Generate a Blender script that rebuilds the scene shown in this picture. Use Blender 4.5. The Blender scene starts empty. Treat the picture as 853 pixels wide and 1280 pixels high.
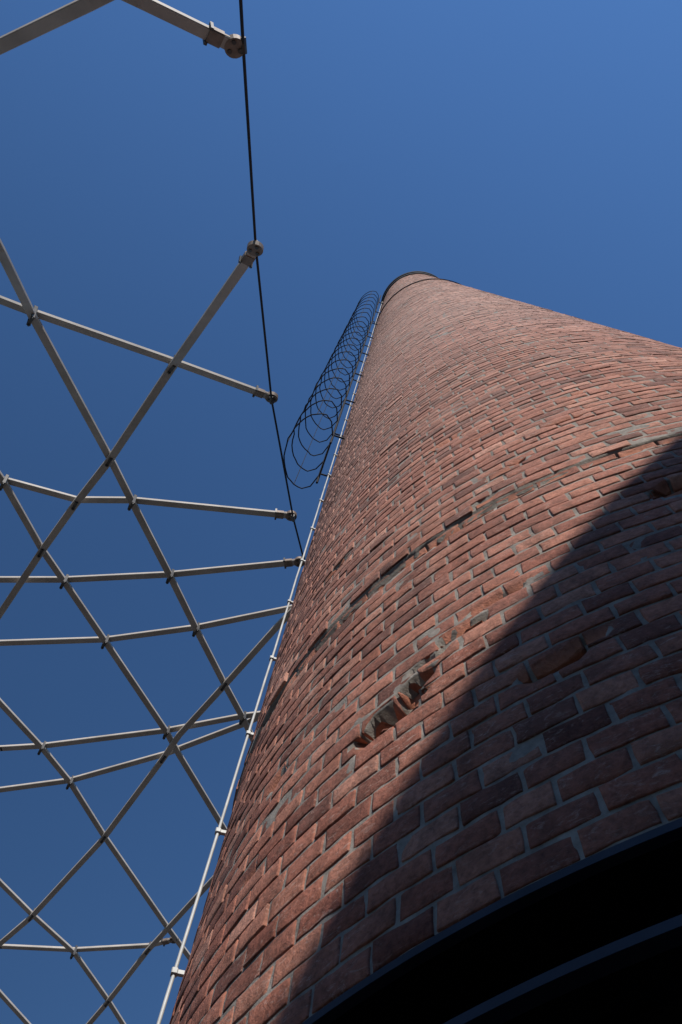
import bpy, math, random
from mathutils import Vector, noise, Matrix
random.seed(7)
rad=math.radians
scene=bpy.context.scene
scene.view_settings.view_transform='Standard'
scene.view_settings.look='None'
scene.view_settings.exposure=0
EYE=1.6

# ------------------------------------------------------------ materials
def new_mat(name):
    m=bpy.data.materials.new(name); m.use_nodes=True
    nt=m.node_tree; b=nt.nodes['Principled BSDF']
    return m,nt,b
def N(nt,t,**k):
    n=nt.nodes.new(t)
    for a,v in k.items(): setattr(n,a,v)
    return n
def noise_node(nt,vec,scale,detail=4,rough=.55,dist=0):
    n=N(nt,'ShaderNodeTexNoise'); n.inputs['Scale'].default_value=scale
    n.inputs['Detail'].default_value=detail; n.inputs['Roughness'].default_value=rough
    n.inputs['Distortion'].default_value=dist
    nt.links.new(vec,n.inputs['Vector']); return n
def ramp(nt,fac,stops):
    r=N(nt,'ShaderNodeValToRGB'); el=r.color_ramp.elements
    while len(el)<len(stops): el.new(.5)
    for e,(p,c) in zip(el,stops):
        e.position=p; e.color=(c[0],c[1],c[2],1) if not isinstance(c,(int,float)) else (c,c,c,1)
    nt.links.new(fac,r.inputs['Fac']); return r
def mix(nt,fac,a,b,mode='MIX'):
    m=N(nt,'ShaderNodeMix'); m.data_type='RGBA'; m.blend_type=mode
    for s,v in ((m.inputs[0],fac),(m.inputs[6],a),(m.inputs[7],b)):
        if hasattr(v,'links'): nt.links.new(v,s)
        elif isinstance(v,(int,float)): s.default_value=v
        else: s.default_value=(v[0],v[1],v[2],1)
    return m.outputs[2]
def mth(nt,op,a,b=None,clamp=False):
    m=N(nt,'ShaderNodeMath'); m.operation=op; m.use_clamp=clamp
    for s,v in zip(m.inputs,(a,b)):
        if v is None: continue
        if hasattr(v,'links'): nt.links.new(v,s)
        else: s.default_value=v
    return m.outputs[0]
def bump(nt,b,h,strength,dist):
    n=N(nt,'ShaderNodeBump'); n.inputs['Strength'].default_value=strength
    n.inputs['Distance'].default_value=dist
    nt.links.new(h,n.inputs['Height']); nt.links.new(n.outputs[0],b.inputs['Normal'])

def mat_brick():
    m,nt,b=new_mat('weathered_brick')
    tc=N(nt,'ShaderNodeTexCoord').outputs['Object']
    at=N(nt,'ShaderNodeAttribute'); at.attribute_name='bcol'
    sp=N(nt,'ShaderNodeSeparateColor'); nt.links.new(at.outputs['Color'],sp.inputs[0])
    base=ramp(nt,sp.outputs[0],[(0,(.14,.050,.036)),(.2,(.24,.084,.056)),(.5,(.33,.120,.078)),(.8,(.40,.165,.108)),(1,(.46,.22,.155))])
    n1=noise_node(nt,tc,9,6,.65)
    mott=ramp(nt,n1.outputs['Fac'],[(.3,.55),(.5,.95),(.72,1.25)])
    c=mix(nt,1.0,base.outputs[0],mott.outputs[0],'MULTIPLY')
    n2=noise_node(nt,tc,55,5,.7)
    mott2=ramp(nt,n2.outputs['Fac'],[(.32,.50),(.6,1.12)])
    c=mix(nt,.85,c,mott2.outputs[0],'MULTIPLY')
    # soot and damp staining, metres across
    n6=noise_node(nt,tc,.9,5,.6)
    stain=ramp(nt,n6.outputs['Fac'],[(.35,.78),(.6,1.06)])
    c=mix(nt,1.0,c,stain.outputs[0],'MULTIPLY')
    # lime bloom and mortar smears
    mp=N(nt,'ShaderNodeMapping'); mp.inputs['Scale'].default_value=(16,16,46); mp.inputs['Rotation'].default_value=(.3,.5,.2)
    nt.links.new(tc,mp.inputs['Vector'])
    n3=noise_node(nt,mp.outputs[0],1.0,8,.8,1.6)
    lime=ramp(nt,n3.outputs['Fac'],[(.54,0),(.66,.75)])
    n4=noise_node(nt,tc,2.2,3,.5)
    patch=ramp(nt,n4.outputs['Fac'],[(.40,.15),(.62,1)])
    lf=mth(nt,'MULTIPLY',lime.outputs[0],patch.outputs[0])
    sz=N(nt,'ShaderNodeSeparateXYZ'); nt.links.new(tc,sz.inputs[0])
    hi=mth(nt,'MULTIPLY',mth(nt,'SUBTRACT',sz.outputs[2],2.6),.07,True)
    hi=mth(nt,'MINIMUM',hi,.55)
    lf=mth(nt,'ADD',lf,mth(nt,'MULTIPLY',hi,mth(nt,'ADD',n1.outputs['Fac'],.35)),True)
    lf=mth(nt,'ADD',lf,mth(nt,'MULTIPLY',sp.outputs[1],.06),True)
    c=mix(nt,lf,c,(.45,.325,.27))
    raw=mix(nt,n2.outputs['Fac'],(.22,.075,.04),(.50,.21,.13))
    c=mix(nt,sp.outputs[2],c,raw)
    nt.links.new(c,b.inputs['Base Color'])
    b.inputs['Roughness'].default_value=.9
    b.inputs['Specular IOR Level'].default_value=.2
    n5=noise_node(nt,tc,130,6,.7)
    h=mth(nt,'ADD',n5.outputs['Fac'],mth(nt,'MULTIPLY',n2.outputs['Fac'],1.8))
    bump(nt,b,h,.7,.005)
    return m
def mat_mortar():
    m,nt,b=new_mat('lime_mortar')
    tc=N(nt,'ShaderNodeTexCoord').outputs['Object']
    n1=noise_node(nt,tc,18,6,.65); n2=noise_node(nt,tc,120,4,.7)
    c=ramp(nt,n1.outputs['Fac'],[(.3,(.145,.125,.108)),(.55,(.25,.222,.192)),(.75,(.35,.315,.275))])
    nt.links.new(c.outputs[0],b.inputs['Base Color']); b.inputs['Roughness'].default_value=.95
    b.inputs['Specular IOR Level'].default_value=.2
    bump(nt,b,n2.outputs['Fac'],.7,.006)
    return m
def mat_paint(name,col,rough=.5,metal=0,var=.25,scale=6,spec=.5):
    m,nt,b=new_mat(name)
    tc=N(nt,'ShaderNodeTexCoord').outputs['Object']
    n1=noise_node(nt,tc,scale,5,.6)
    d=tuple(x*(1-var) for x in col); l=tuple(min(1,x*(1+var)) for x in col)
    c=ramp(nt,n1.outputs['Fac'],[(.3,d),(.7,l)])
    nt.links.new(c.outputs[0],b.inputs['Base Color'])
    b.inputs['Roughness'].default_value=rough; b.inputs['Metallic'].default_value=metal
    b.inputs['Specular IOR Level'].default_value=spec
    n2=noise_node(nt,tc,scale*12,3,.6); bump(nt,b,n2.outputs['Fac'],.15,.003)
    return m
M_BRICK=mat_brick(); M_MORTAR=mat_mortar()
M_BAR=mat_paint('pale_grey_paint',(.41,.365,.315),.6,0,.20,2.5,.35)
M_CLAMP=mat_paint('dark_clamp_steel',(.07,.065,.06),.5,.4,.3,20)
M_LUG=mat_paint('weathered_lug_steel',(.20,.15,.115),.6,.2,.3,15)
M_CABLE=mat_paint('black_cable',(.02,.02,.022),.6,0,.2,20,.2)
M_IRON=mat_paint('black_iron',(.018,.018,.020),.7,0,.3,12,.2)
M_GALV=mat_paint('galvanised_steel',(.40,.40,.385),.55,.1,.2,10,.4)
M_NAVY=mat_paint('dark_blue_steel_paint',(.024,.027,.040),.6,0,.25,8,.25)
M_SOOT_SHADE=mat_paint('soot_and_shade',(.008,.007,.007),.95,0,.3,6,.05)  # flue soot; the near-black also paints in the shade of the opening
M_CONC=mat_paint('paving_concrete',(.10,.092,.084),.9,0,.2,2,.3)
M_RENDER=mat_paint('wall_render',(.13,.105,.085),.9,0,.12,1.5,.3)
M_GLASS=mat_paint('window_glass',(.03,.035,.04),.12,0,.1,1)
M_ROOF=mat_paint('roof_felt',(.06,.06,.06),.9,0,.2,3)

# ------------------------------------------------------------ helpers
def empty(name):
    e=bpy.data.objects.new(name,None); scene.collection.objects.link(e); return e
def mesh_obj(name,v,f,mat,parent=None,smooth=False):
    me=bpy.data.meshes.new(name); me.from_pydata(v,[],f)
    me.materials.append(mat)
    if smooth: me.polygons.foreach_set('use_smooth',[True]*len(me.polygons))
    me.update()
    o=bpy.data.objects.new(name,me); scene.collection.objects.link(o)
    if parent: o.parent=parent
    return o
def add_box(v,f,c,ax,ay,az,sx,sy,sz,ch=0):
    b=len(v); c=Vector(c)
    if ch:
        pts=[(-sx+ch,-sy),(sx-ch,-sy),(sx,-sy+ch),(sx,sy-ch),(sx-ch,sy),(-sx+ch,sy),(-sx,sy-ch),(-sx,-sy+ch)]
    else: pts=[(-sx,-sy),(sx,-sy),(sx,sy),(-sx,sy)]
    n=len(pts)
    for s in (-sz,sz):
        for x,y in pts: v.append(tuple(c+ax*x+ay*y+az*s))
    for i in range(n):
        j=(i+1)%n; f.append((b+i,b+j,b+n+j,b+n+i))
    f.append(tuple(b+i for i in reversed(range(n)))); f.append(tuple(b+n+i for i in range(n)))
def add_cyl(v,f,p0,p1,r,n=12):
    p0=Vector(p0);p1=Vector(p1);az=(p1-p0).normalized()
    ax=az.orthogonal().normalized(); ay=az.cross(ax); b=len(v)
    for p in (p0,p1):
        for i in range(n):
            a=2*math.pi*i/n; v.append(tuple(p+ax*(r*math.cos(a))+ay*(r*math.sin(a))))
    for i in range(n):
        j=(i+1)%n; f.append((b+i,b+j,b+n+j,b+n+i))
    f.append(tuple(b+i for i in reversed(range(n)))); f.append(tuple(b+n+i for i in range(n)))
X=Vector((1,0,0));Y=Vector((0,1,0));Z=Vector((0,0,1))
def curve_obj(name,splines,r,mat,parent=None,res=2):
    cu=bpy.data.curves.new(name,'CURVE'); cu.dimensions='3D'; cu.bevel_depth=r; cu.bevel_resolution=res
    cu.use_fill_caps=True
    for pts in splines:
        s=cu.splines.new('POLY'); s.points.add(len(pts)-1)
        for p,q in zip(s.points,pts): p.co=(q[0],q[1],q[2],1)
        s.use_smooth=True
    cu.materials.append(mat)
    o=bpy.data.objects.new(name,cu); scene.collection.objects.link(o)
    if parent: o.parent=parent
    return o

# ------------------------------------------------------------ chimney
CX,CY=1.764,3.132
HT=19.0                     # top above eye level
def R(h): return 2.556*(1-h/27.58)
def pt(phi,h,r): return (CX+r*math.cos(phi),CY+r*math.sin(phi),h+EYE)
CH=.0735
H0=1.008-36*CH
OPD=220.0
OP0,OP1,OPH=rad(OPD),rad(276),1.008-.0055
chim=empty('brick_chimney')
SPALL=[(rad(226.6),1.80,.125,.050,.085),(rad(228.9),1.87,.07,.032,.055),(rad(224.6),1.765,.05,.025,.045),
       (rad(233),1.99,.10,.022,.022),(rad(236.5),2.05,.12,.012,.026),(rad(230),1.95,.08,.010,.024),
       (rad(238.2),1.60,.08,.030,.022),(rad(240.6),1.64,.05,.02,.018),
       (rad(252),2.3,.09,.05,.03),(rad(217),3.4,.09,.03,.012),(rad(150),2.1,.15,.05,.04),(rad(60),2.6,.15,.05,.04),
       (rad(213),2.05,.07,.025,.014),(rad(236),3.9,.1,.03,.012)]
# frost damage all along the ledge course, and scattered chips
rs=random.Random(21)
for k in range(26):
    SPALL.append((rad(180+k*4.6+rs.uniform(-1.5,1.5)),2.765-.03+rs.uniform(-.018,.018),rs.uniform(.05,.17),rs.uniform(.010,.020),rs.uniform(.012,.026)))
for k in range(22):
    SPALL.append((rad(rs.uniform(190,290)),rs.uniform(1.1,4.6),rs.uniform(.03,.08),rs.uniform(.012,.03),rs.uniform(.005,.012)))
def spall(phi,h):
    s=0
    r=R(h)
    for p,hh,w,hg,d in SPALL:
        dz=(h-hh)/hg
        if dz>1.7 or dz<-1.7: continue
        dx=(phi-p)*r/w
        q=dx*dx+dz*dz
        if q<2.6:
            q+=.9*noise.noise(Vector((phi*r*22,h*30,p*5)))
            t=max(0,min(1,(1.15-q)/.35)); s=max(s,t*d)
    return s
LEDGE=H0+round((2.765-H0)/CH)*CH
def gross(phi,h):
    """slow unevenness of the wall; the shaft above the ledge oversails the base slightly"""
    g=.005*noise.noise(Vector((phi*3,h*.8,0)))
    if h<LEDGE: g-=.009
    return g
v=[];f=[];col=[]; vn=[];fn=[];coln=[]
US=[0,.0001,.035,.12,.37,.63,.88,.965,.9999,1]; WS=[0,.0001,.07,.5,.93,.9999,1]
ci=0; h=H0; n=0; off=0
while h<HT-.12:
    if ci%11==0:
        n=int(round(2*math.pi*R(h)/.158)); off=random.random()
    o2=off+(ci%2)*.5+random.uniform(-.06,.06)
    course_out=random.gauss(0,.0005)
    led = abs(h-LEDGE)<CH*.4
    z0b=h+.0054; z1b=h+CH-.0054
    jit=[random.gauss(0,.05) for _ in range(n)]
    for i in range(n):
        a0=(i+o2+jit[i])/n*2*math.pi; a1=(i+1+o2+jit[(i+1)%n])/n*2*math.pi
        g=.0054/R(h); a0+=g; a1-=g
        am=((a0+a1)/2)%(2*math.pi)
        if a1>=2*math.pi: a0-=2*math.pi; a1-=2*math.pi
        if h+CH<=OPH+.03:
            if a0>OP0 and a1<OP1: continue
            if a0<OP0<a1: a1=OP0-.001
            elif a0<OP1<a1: a0=OP1+.001
            if a1-a0<.008: continue
        c1=min(1,max(0,random.gauss(.50,.25) if random.random()<.90 else random.uniform(0,.22)))
        c2=random.random()
        dr=course_out+random.gauss(0,.0010)+(random.uniform(-.006,.010) if led else 0)
        if random.random()<.04: dr+=random.uniform(-.001,.004)
        ta=random.gauss(0,.0008); tb=random.gauss(0,.0006)
        z0=z0b+random.gauss(0,.0012); z1=z1b+random.gauss(0,.0012)
        near=(rad(178)<am<rad(300)) and .7<h<6.2
        gb=h+.03
        if not near:
            b=len(v)
            zc0=z0+.0025;zc1=z1-.0025; da=.0025/R(h)
            for (aa,zz,dd) in ((a0,z0,-.02),(a1,z0,-.02),(a1,z1,-.02),(a0,z1,-.02),
                               (a0,z0,-.0018),(a1,z0,-.0018),(a1,z1,-.0018),(a0,z1,-.0018),
                               (a0+da,zc0,dr-ta),(a1-da,zc0,dr+ta),(a1-da,zc1,dr+ta+tb),(a0+da,zc1,dr-ta+tb)):
                v.append(pt(aa,zz,R(zz)+gross(aa,gb)+dd)); col.append((c1,c2,0,1))
            for q in (0,4):
                for k in range(4):
                    k2=(k+1)%4; f.append((b+q+k,b+q+k2,b+q+4+k2,b+q+4+k))
            f.append((b+8,b+9,b+10,b+11))
        else:
            b=len(vn); sd=random.random()*90
            nu=len(US);nw=len(WS)
            rough=random.uniform(.0005,.0018)
            for wi,w in enumerate(WS):
                for ui,u in enumerate(US):
                    aa=a0+(a1-a0)*u; zz=z0+(z1-z0)*w
                    s3=Vector((aa*R(h)*13,zz*16,sd))
                    nz=noise.noise(s3); nz2=noise.noise(s3*3.1)
                    d=dr+ta*(2*u-1)+tb*(2*w-1)+rough*nz*1.3+rough*.8*nz2
                    outer=(ui in(0,nu-1) or wi in (0,nw-1)); rim=(ui in(1,nu-2) or wi in (1,nw-2))
                    if outer: d=-.03
                    elif rim:
                        d=d-.0010-max(0,noise.noise(s3*1.3+Vector((5,0,0)))-.08)*.011
                    if outer or rim or ui in(2,nu-3) or wi in(2,nw-3):
                        aa+=.0046/R(h)*noise.noise(s3*1.7+Vector((0,9,0))); zz+=.0046*noise.noise(s3*1.7+Vector((0,0,19)))
                    s=spall(aa,zz)
                    if s and not outer: d-=s*(1+.6*nz2)
                    elif s: d-=s
                    vn.append(pt(aa,zz,R(zz)+gross(aa,gb)+d))
                    coln.append((c1,c2,min(1,s/.014),1))
            for wi in range(nw-1):
                for ui in range(nu-1):
                    q=b+wi*nu+ui; fn.append((q,q+1,q+nu+1,q+nu))
    h+=CH; ci+=1
TOPB=h
def with_col(o,c):
    a=o.data.color_attributes.new('bcol','FLOAT_COLOR','POINT')
    a.data.foreach_set('color',[x for t in c for x in t])
o=mesh_obj('brick_courses',v,f,M_BRICK,chim); with_col(o,col)
o=mesh_obj('brick_courses_weathered',vn,fn,M_BRICK,chim,smooth=True); with_col(o,coln)
# mortar body
hs=[-1.6,-.9,-.2,.5,.8,OPH]
x=OPH
while x<6.2: x+=.0165 if x<3.6 else .035; hs.append(x)
while x<TOPB-.3: x+=.2; hs.append(x)
hs.append(TOPB)
hs=sorted(set([q for q in hs if abs(q-LEDGE)>.006]+[LEDGE-.004,LEDGE+.002]))
ths=[]
a=0
while a<360-1e-6:
    ths.append(a); a+= .4 if 176<a<300 else 2
k0=min(range(len(ths)),key=lambda i:abs(ths[i]-OPD)); ths[k0]=OPD
k1=min(range(len(ths)),key=lambda i:abs(ths[i]-276)); ths[k1]=276
v=[];f=[];nt_=len(ths)
for hh in hs:
    for t in ths:
        p=rad(t)
        d=-.0038+.0028*noise.noise(Vector((p*R(hh)*16,hh*16,3)))+.0012*noise.noise(Vector((p*R(hh)*3,hh*3,8)))
        if 176<t<300 and .9<hh<4.8:
            s=spall(p,hh); d-=s*1.25
            q=abs(hh-(LEDGE+.003))
            if q<.02: d+=.012*max(0,noise.noise(Vector((p*R(hh)*6,0,1)))-.05)*(1-q/.02)
        v.append(pt(p,hh,R(hh)+gross(p,hh)+d))
for i in range(len(hs)-1):
    for j in range(nt_):
        if hs[i+1]<=OPH+1e-6 and k0<=j<k1: continue
        j2=(j+1)%nt_; f.append((i*nt_+j,i*nt_+j2,(i+1)*nt_+j2,(i+1)*nt_+j))
mesh_obj('mortar_body',v,f,M_MORTAR,chim,smooth=True)
def arc_solid(name,a0,a1,rf0,rf1,z0,z1,mat,seg=48,parent=chim):
    v=[];f=[]
    for i in range(seg+1):
        a=a0+(a1-a0)*i/seg
        for (zz,rr) in ((z0,rf0(z0)),(z0,rf1(z0)),(z1,rf1(z1)),(z1,rf0(z1))): v.append(pt(a,zz,rr))
    for i in range(seg):
        b=i*4
        for k in range(4):
            k2=(k+1)%4; f.append((b+k,b+k2,b+4+k2,b+4+k))
    f.append((3,2,1,0)); b=seg*4; f.append((b,b+1,b+2,b+3))
    return mesh_obj(name,v,f,mat,parent)
arc_solid('lintel_flange',OP0-.002,OP1+.002,lambda z:R(z)-.030,lambda z:R(z)-.005,OPH-.014,OPH+.003,M_NAVY)
arc_solid('lintel_soffit',OP0,OP1,lambda z:R(z)-.50,lambda z:R(z)-.032,OPH-.004,OPH+.05,M_SOOT_SHADE)
arc_solid('transom_web',OP0+.012,OP1-.012,lambda z:R(z)-.060,lambda z:R(z)-.022,.832,.850,M_NAVY)
arc_solid('transom_flange',OP0+.012,OP1-.012,lambda z:R(z)-.16,lambda z:R(z)-.062,.842,.850,M_SOOT_SHADE)
arc_solid('jamb_near',OP0,OP0+.010,lambda z:R(z)-.5,lambda z:R(z)-.018,-1.6,OPH-.022,M_NAVY,2)
arc_solid('jamb_far',OP1-.010,OP1,lambda z:R(z)-.5,lambda z:R(z)-.018,-1.6,OPH-.022,M_NAVY,2)
arc_solid('dark_interior_panel',OP0+.012,OP1-.012,lambda z:R(z)-.45,lambda z:R(z)-.40,-1.6,OPH-.01,M_SOOT_SHADE)  # added near-black sheet, painted darkness of the unlit interior
v=[];f=[];seg=64;hl=[-1.6,OPH,6,12,TOPB+.05]
for hh in hl:
    for j in range(seg):
        v.append(pt(2*math.pi*j/seg,hh,R(hh)-(.50 if hh<3 else .35)))
for i in range(len(hl)-1):
    for j in range(seg):
        a=2*math.pi*(j+.5)/seg
        if i==0 and OP0<a<OP1: continue
        j2=(j+1)%seg; f.append((i*seg+j2,i*seg+j,(i+1)*seg+j,(i+1)*seg+j2))
mesh_obj('flue_lining',v,f,M_SOOT_SHADE,chim)
full=2*math.pi
arc_solid('top_bed',0,full,lambda z:R(z)-.36,lambda z:R(z)-.006,TOPB,TOPB+.03,M_MORTAR,96)
arc_solid('cap_ring',0,full,lambda z:R(TOPB)-.34,lambda z:R(TOPB)+.045,TOPB+.032,TOPB+.15,M_IRON,96)
arc_solid('cap_ring_lip',0,full,lambda z:R(TOPB)+.012,lambda z:R(TOPB)+.030,TOPB-.10,TOPB+.030,M_IRON,96)
arc_solid('steel_hoop',0,full,lambda z:R(z)+.006,lambda z:R(z)+.022,15.40,15.46,M_IRON,96)
# lightning conductor with brackets
a=rad(195.6)
pts=[pt(a,hh,R(hh)+.024) for hh in [-1.55+.3*i for i in range(int((TOPB+1.7)/.3))]]
pts=[(p[0]+.004*noise.noise(Vector((0,0,i*.7))),p[1],p[2]) for i,p in enumerate(pts)]
curve_obj('conductor_pipe',[pts],.0065,M_GALV,chim,3)
v=[];f=[]
er=Vector((math.cos(a),math.sin(a),0)); et=Vector((-math.sin(a),math.cos(a),0))
hh=-.7
while hh<TOPB-.3:
    c=Vector(pt(a,hh,R(hh)+.010)); add_box(v,f,c,er,et,Z,.018,.008,.007)
    c=Vector(pt(a,hh,R(hh)+.025)); add_box(v,f,c,er,et,Z,.011,.013,.009,.003)
    hh+=.62+random.uniform(-.06,.06)
mesh_obj('conductor_brackets',v,f,M_GALV,chim)

# ------------------------------------------------------------ caged ladder
lad=empty('caged_ladder')
AL=rad(198.5)
er=Vector((math.cos(AL),math.sin(AL),0)); et=Vector((-math.sin(AL),math.cos(AL),0))
def lp(h,outw,side):
    return Vector((CX,CY,h+EYE))+er*(R(h)+outw)+et*side
L0,L1=6.95,17.6
stl=[]
for s in (-.20,.20):
    stl.append([tuple(lp(L0-.15+ (L1-L0+.15)*i/20,.10,s)) for i in range(21)])
curve_obj('stiles',stl,.011,M_IRON,lad)
r_=[];hh=L0
while hh<L1: r_.append([tuple(lp(hh,.10,-.20)),tuple(lp(hh,.10,.20))]); hh+=.30
curve_obj('rungs',r_,.006,M_IRON,lad)
st=[];hh=L0+.1
while hh<L1:
    for s in (-.20,.20): st.append([tuple(lp(hh,-.01,s)),tuple(lp(hh,.10,s))])
    hh+=1.35
curve_obj('standoffs',st,.009,M_IRON,lad)
hoops=[];hh=L0+.05
def hoop_pts(h):
    P=[lp(h,.10,-.20),lp(h,.15,-.33)]
    for i in range(21):
        t=-math.pi*.5+math.pi*i/20
        P.append(lp(h,.22+.26*math.cos(t),.38*math.sin(t)))
    P+=[lp(h,.15,.33),lp(h,.10,.20)]; return P
while hh<17.0:
    hoops.append([tuple(p+Vector((random.gauss(0,.004),0,random.gauss(0,.006)))) for p in hoop_pts(hh)]); hh+=.50
curve_obj('cage_hoops',hoops,.0062,M_IRON,lad)
hs_=[L0+.05+(len(hoops)-1)*.50*i/16 for i in range(17)]
vb=[]
for k in (4,12,20):
    vb.append([tuple(hoop_pts(q)[k]) for q in hs_])
curve_obj('cage_straps',vb,.0032,M_IRON,lad)

# ------------------------------------------------------------ steel lattice canopy (world coordinates, metres)
lat=empty('steel_lattice_canopy')
a_=(-1.96,2.15,10.81);b_=(-3.32,1.51,10.33);c_=(-2.97,3.49,11.31);d_=(-2.80,4.18,11.49);e_=(-3.55,4.17,11.48)
g_=(-4.18,4.97,11.65);h_=(-4.44,3.86,11.41);i_=(-2.44,5.42,11.71);j_=(-3.97,5.51,11.72);k_=(-2.15,6.36,11.80)
l_=(-3.53,6.58,11.81);m_=(-1.80,7.38,11.86);n_=(-1.55,8.04,11.88);o_=(-2.78,8.33,11.89);p_=(-2.87,8.82,11.90)
q_=(-4.82,8.65,11.90);r2=(-4.47,9.38,11.92);s_=(-4.06,10.59,11.95);t_=(-5.58,12.46,11.94);u_=(-4.95,13.41,11.92)
w_=(-3.56,13.30,11.92);x_=(-4.45,14.66,11.87)
BARS={
'A':[[(-3.32,-.05,9.07),(-3.26,.77,9.62),b_,c_,d_,i_,k_,m_,n_,(-1.07,9.51,11.92)],
     [(-4.75,2.75,11.06),h_,g_,j_,l_,o_,(-2.61,8.82,11.90),(-2.05,10.27,11.94),(-1.37,12.01,11.95)],
     [(-5.86,6.70,11.82),(-5.33,7.74,11.87),q_,r2,s_,(-3.15,12.80,11.93),(-2.64,13.92,11.90)],
     [(-6.65,10.49,11.94),(-6.03,11.68,11.95),t_,u_,x_,(-4.14,15.52,11.82),(-3.83,16.40,11.77)],
     [(-7.15,13.10,11.93),(-6.48,14.49,11.88),(-6.06,15.30,11.83),(-5.50,16.40,11.77)],
     [(-1.93,-1.24,7.86),(-1.38,-1.02,8.05),(-.80,-.79,8.36)]],
'B':[[(-.82,.73,9.57),a_,c_,e_,g_,(-5.0,6.06,11.77),(-6.0,7.38,11.86)],
     [(-.44,5.67,11.74),(-.96,6.29,11.79),m_,(-2.57,8.34,11.89),p_,s_,t_,(-6.28,13.16,11.93),(-7.34,14.19,11.89)],
     [(-1.74,10.86,11.95),(-2.67,12.11,11.95),w_,x_,(-4.94,15.34,11.83),(-5.84,16.63,11.75)],
     [(-2.95,-.66,8.51),(-2.5,-.8,8.35),(-1.71,-1.03,8.05),(-1.20,-1.20,7.90)]],
'C':[[(-.86,2.63,11.01),a_,b_,(-3.59,1.36,10.20),(-4.07,1.06,9.92)],
     [(-.70,4.43,11.54),d_,e_,h_,(-5.29,3.72,11.38)],
     [(-.61,5.21,11.69),i_,j_,(-4.89,5.51,11.72),(-5.82,5.54,11.73)],
     [(-.40,5.93,11.76),k_,l_,(-5.12,6.64,11.81),(-6.09,6.69,11.82)],
     [(-.29,7.85,11.87),n_,o_,q_,(-5.50,8.70,11.90),(-6.55,8.75,11.90)],
     [(-.32,7.53,11.86),(-1.56,8.21,11.89),p_,r2,(-5.67,9.59,11.93),(-6.77,9.77,11.93)],
     [(-3.11,13.16,11.93),w_,u_,(-6.30,13.32,11.92),(-7.48,13.28,11.92)]]}
def shell_normal(p):
    y=p[1]
    s = .62 if y<3 else (.28 if y<4.6 else (.12 if y<7 else 0))
    return Vector((0,-s,1)).normalized()
OFFS={'A':0.0,'B':-.050,'C':.050}
v=[];f=[];cv=[];cf=[]
HW,HT2=.047,.022
for fam,lst in BARS.items():
    for line in lst:
        P=[Vector(p)+shell_normal(p)*OFFS[fam] for p in line]
        for a,b in zip(P,P[1:]):
            d=(b-a); L=d.length
            if L<.02: continue
            d.normalize(); nn=shell_normal((a+b)/2); sx=d.cross(nn).normalized(); nn=sx.cross(d)
            add_box(v,f,(a+b)/2,sx,nn,d,HW,HT2,L/2+.012,.006)
mesh_obj('lattice_bars',v,f,M_BAR,lat)
nodes=[a_,b_,c_,d_,e_,g_,h_,i_,j_,k_,l_,m_,n_,o_,p_,q_,r2,s_,t_,u_,w_,x_]
for p in nodes:
    nn=shell_normal(p); c=Vector(p)
    dx=Vector((.55,-.84,0)); dx=(dx-nn*dx.dot(nn)).normalized(); dy=nn.cross(dx)
    for s in (-1,1):
        cc=c+dx*(.064*s)
        add_box(cv,cf,cc,dx,dy,nn,.009,.022,.088,.004)
        add_cyl(cv,cf,cc-nn*.102,cc-nn*.088,.011,8)
    add_box(cv,cf,c-nn*.081,dx,dy,nn,.078,.018,.005)
mesh_obj('node_clamps',cv,cf,M_CLAMP,lat)
rim=[(-.60,-2.9,6.45),(-.63,-1.70,7.36),(-.69,-1.02,8.05),(-.72,-.79,8.37),(-.81,.73,9.57),(-.84,2.63,11.01),(-.65,4.43,11.54),(-.53,5.11,11.68),(-.40,5.93,11.76),(-.30,7.61,11.87),(-.21,9.07,11.91),(-.3,11.0,11.93),(-1.0,13.0,11.9),(-2.2,15.0,11.8)]
curve_obj('rim_cable',[rim],.0125,M_CABLE,lat,3)
lv=[];lf=[];kv=[];kf=[]
for fam,idx,end,rp in (('A',5,-1,(-.72,-.79,8.37)),('B',0,0,(-.81,.73,9.57)),('C',0,0,(-.84,2.63,11.01)),('C',1,0,(-.65,4.43,11.54)),('C',2,0,(-.53,5.11,11.68)),('C',3,0,(-.40,5.93,11.76)),('C',6,0,(-3.0,13.1,11.93))):
    line=BARS[fam][idx]; e=Vector(line[end]); q=Vector(line[-2] if end==-1 else line[1])
    nn=shell_normal(e); e=e+nn*OFFS[fam]; q=q+nn*OFFS[fam]
    d=(e-q).normalized(); sx=d.cross(nn).normalized(); n2=sx.cross(d)
    add_box(lv,lf,e-d*.14,sx,n2,d,.056,.031,.055,.01)
    add_box(lv,lf,e-d*.03,sx,n2,d,.050,.012,.07,.004)
    add_cyl(lv,lf,e+d*.02-n2*.024,e+d*.02+n2*.024,.078,20)
    for (x,y) in ((0,.042),(.038,-.026),(-.038,-.026)):
        c=e+d*(.02+y)+sx*x; add_cyl(kv,kf,c-n2*.032,c-n2*.022,.017,10)
    for s in (-1,1):
        c=e-d*.19+sx*.058*s; add_box(kv,kf,c,sx,n2,d,.012,.038,.012)
    c=Vector(rp); add_cyl(kv,kf,c-Vector((0,.05,.02)),c+Vector((0,.05,.02)),.026,10)
mesh_obj('end_lugs',lv,lf,M_LUG,lat); mesh_obj('lug_bolts',kv,kf,M_CLAMP,lat)
edge=[(-2.95,-.66,8.51),(-3.32,-.05,9.07),(-4.07,1.06,9.92),(-4.75,2.75,11.06),(-5.29,3.72,11.38),(-5.82,5.54,11.73),(-6.09,6.69,11.82),(-6.55,8.75,11.90),(-6.77,9.77,11.93),(-7.15,13.1,11.93),(-7.34,14.19,11.89)]
curve_obj('edge_tube',[edge],.05,M_BAR,lat,4)
ps=[]
for p in (edge[0],edge[4],edge[7],edge[10]): ps.append([p,(p[0]-.3,p[1],0)])
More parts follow.
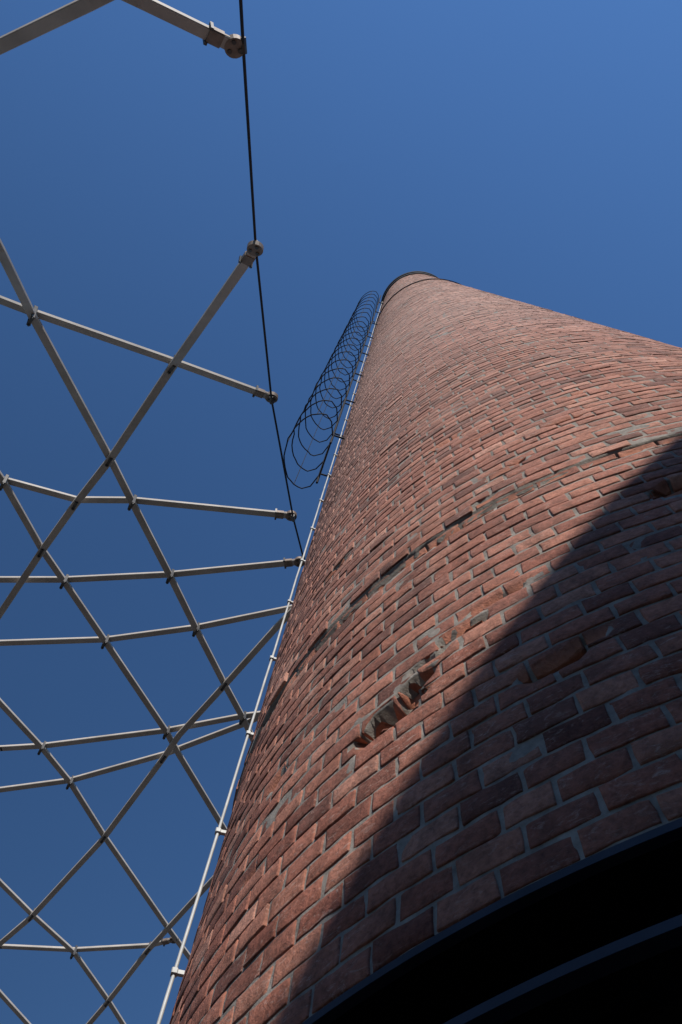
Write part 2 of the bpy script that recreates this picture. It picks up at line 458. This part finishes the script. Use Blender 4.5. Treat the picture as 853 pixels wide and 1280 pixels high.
ps.append([(-3.83,16.4,11.77),(-3.83,17.2,0)]); ps.append([rim[0],(-.6,-3.2,0)])
curve_obj('posts',ps,.07,M_BAR,lat,4)

# ------------------------------------------------------------ ground
v=[(-600,-600,0),(600,-600,0),(600,600,0),(-600,600,0)]
mesh_obj('ground',v,[(0,1,2,3)],M_CONC)
# ------------------------------------------------------------ neighbouring building (throws the shadow)
bld=empty('rendered_building')
E=Vector((-.133,-11.24,0)); D1=Vector((.456,.890,0)).normalized(); D2=Vector((.890,-.456,0)).normalized()
HB=7.58+EYE
def bx(a0,a1,b0,b1,z0,z1):
    v=[];f=[]; c=E+D1*(a0+a1)/2+D2*(b0+b1)/2+Z*(z0+z1)/2
    add_box(v,f,c,D1,D2,Z,abs(a1-a0)/2,abs(b1-b0)/2,(z1-z0)/2); return v,f
def bobj(name,parts,mat):
    V=[];F=[]
    for (v,f) in parts:
        o=len(V); V+=v; F+=[tuple(i+o for i in t) for t in f]
    mesh_obj(name,V,F,mat,bld)
bobj('walls',[bx(-16,8.9,.12,10,0,HB-.25)],M_RENDER)
bobj('roof_slab',[bx(-16.1,9.0,0,10.1,HB-.248,HB)],M_ROOF)
wf=[];wg=[]
for st_ in range(3):
    for i in range(8):
        a0=-14.5+i*3; z0=1.0+st_*2.7
        wg.append(bx(a0,a0+1.2,.10,.118,z0,z0+1.5))
        wf.append(bx(a0-.08,a0,.05,.118,z0-.08,z0+1.58)); wf.append(bx(a0+1.2,a0+1.28,.05,.118,z0-.08,z0+1.58))
        wf.append(bx(a0+.002,a0+1.198,.05,.118,z0+1.502,z0+1.58)); wf.append(bx(a0+.002,a0+1.198,.02,.118,z0-.08,z0-.002))
        wf.append(bx(a0+.57,a0+.63,.06,.098,z0,z0+1.5))
bobj('window_panes',wg,M_GLASS); bobj('window_frames',wf,M_BAR)

# ------------------------------------------------------------ light
SE=33.8; SA=rad(-80)
sun=bpy.data.lights.new('sun','SUN'); sun.energy=5.0; sun.angle=rad(.5); sun.color=(1,.95,.88)
so=bpy.data.objects.new('sun',sun); scene.collection.objects.link(so)
sd=Vector((math.cos(rad(SE))*math.cos(SA),math.cos(rad(SE))*math.sin(SA),math.sin(rad(SE))))
so.rotation_euler=sd.to_track_quat('Z','Y').to_euler(); so.location=(0,-30,20)
w=bpy.data.worlds.new('World'); scene.world=w; w.use_nodes=True
nt=w.node_tree; bg=nt.nodes['Background']
sky=nt.nodes.new('ShaderNodeTexSky'); sky.sky_type='NISHITA'; sky.sun_disc=False
sky.sun_elevation=rad(SE); sky.sun_rotation=math.atan2(sd.x,sd.y)
sky.altitude=3000; sky.air_density=1.1; sky.dust_density=.25; sky.ozone_density=3.5
gm=nt.nodes.new('ShaderNodeGamma'); gm.inputs[1].default_value=1.25
nt.links.new(sky.outputs[0],gm.inputs[0])
hsv=nt.nodes.new('ShaderNodeHueSaturation'); hsv.inputs['Hue'].default_value=.495
hsv.inputs['Saturation'].default_value=1.03; hsv.inputs['Value'].default_value=1.0
nt.links.new(gm.outputs[0],hsv.inputs['Color'])
# brightness ramp painted over sky: deepens away from the bright quarter (world directions)
tc=nt.nodes.new('ShaderNodeTexCoord')
dp=nt.nodes.new('ShaderNodeVectorMath'); dp.operation='DOT_PRODUCT'
nt.links.new(tc.outputs['Generated'],dp.inputs[0]); dp.inputs[1].default_value=(.34,-.15,.93)
mr=nt.nodes.new('ShaderNodeMapRange'); mr.interpolation_type='LINEAR'
mr.inputs['From Min'].default_value=.15; mr.inputs['From Max'].default_value=1.0
mr.inputs['To Min'].default_value=.33; mr.inputs['To Max'].default_value=1.2
nt.links.new(dp.outputs['Value'],mr.inputs['Value'])
vm=nt.nodes.new('ShaderNodeVectorMath'); vm.operation='SCALE'
nt.links.new(hsv.outputs[0],vm.inputs[0]); nt.links.new(mr.outputs[0],vm.inputs['Scale'])
nt.links.new(vm.outputs[0],bg.inputs[0]); bg.inputs[1].default_value=.15

# ------------------------------------------------------------ camera
cam=bpy.data.cameras.new('camera'); co=bpy.data.objects.new('camera',cam); scene.collection.objects.link(co)
cam.sensor_fit='VERTICAL'; cam.sensor_height=24; cam.lens=18.75; cam.clip_start=.05; cam.clip_end=3000
co.location=(0,0,EYE); co.rotation_euler=(rad(156.4),0,0)
scene.camera=co
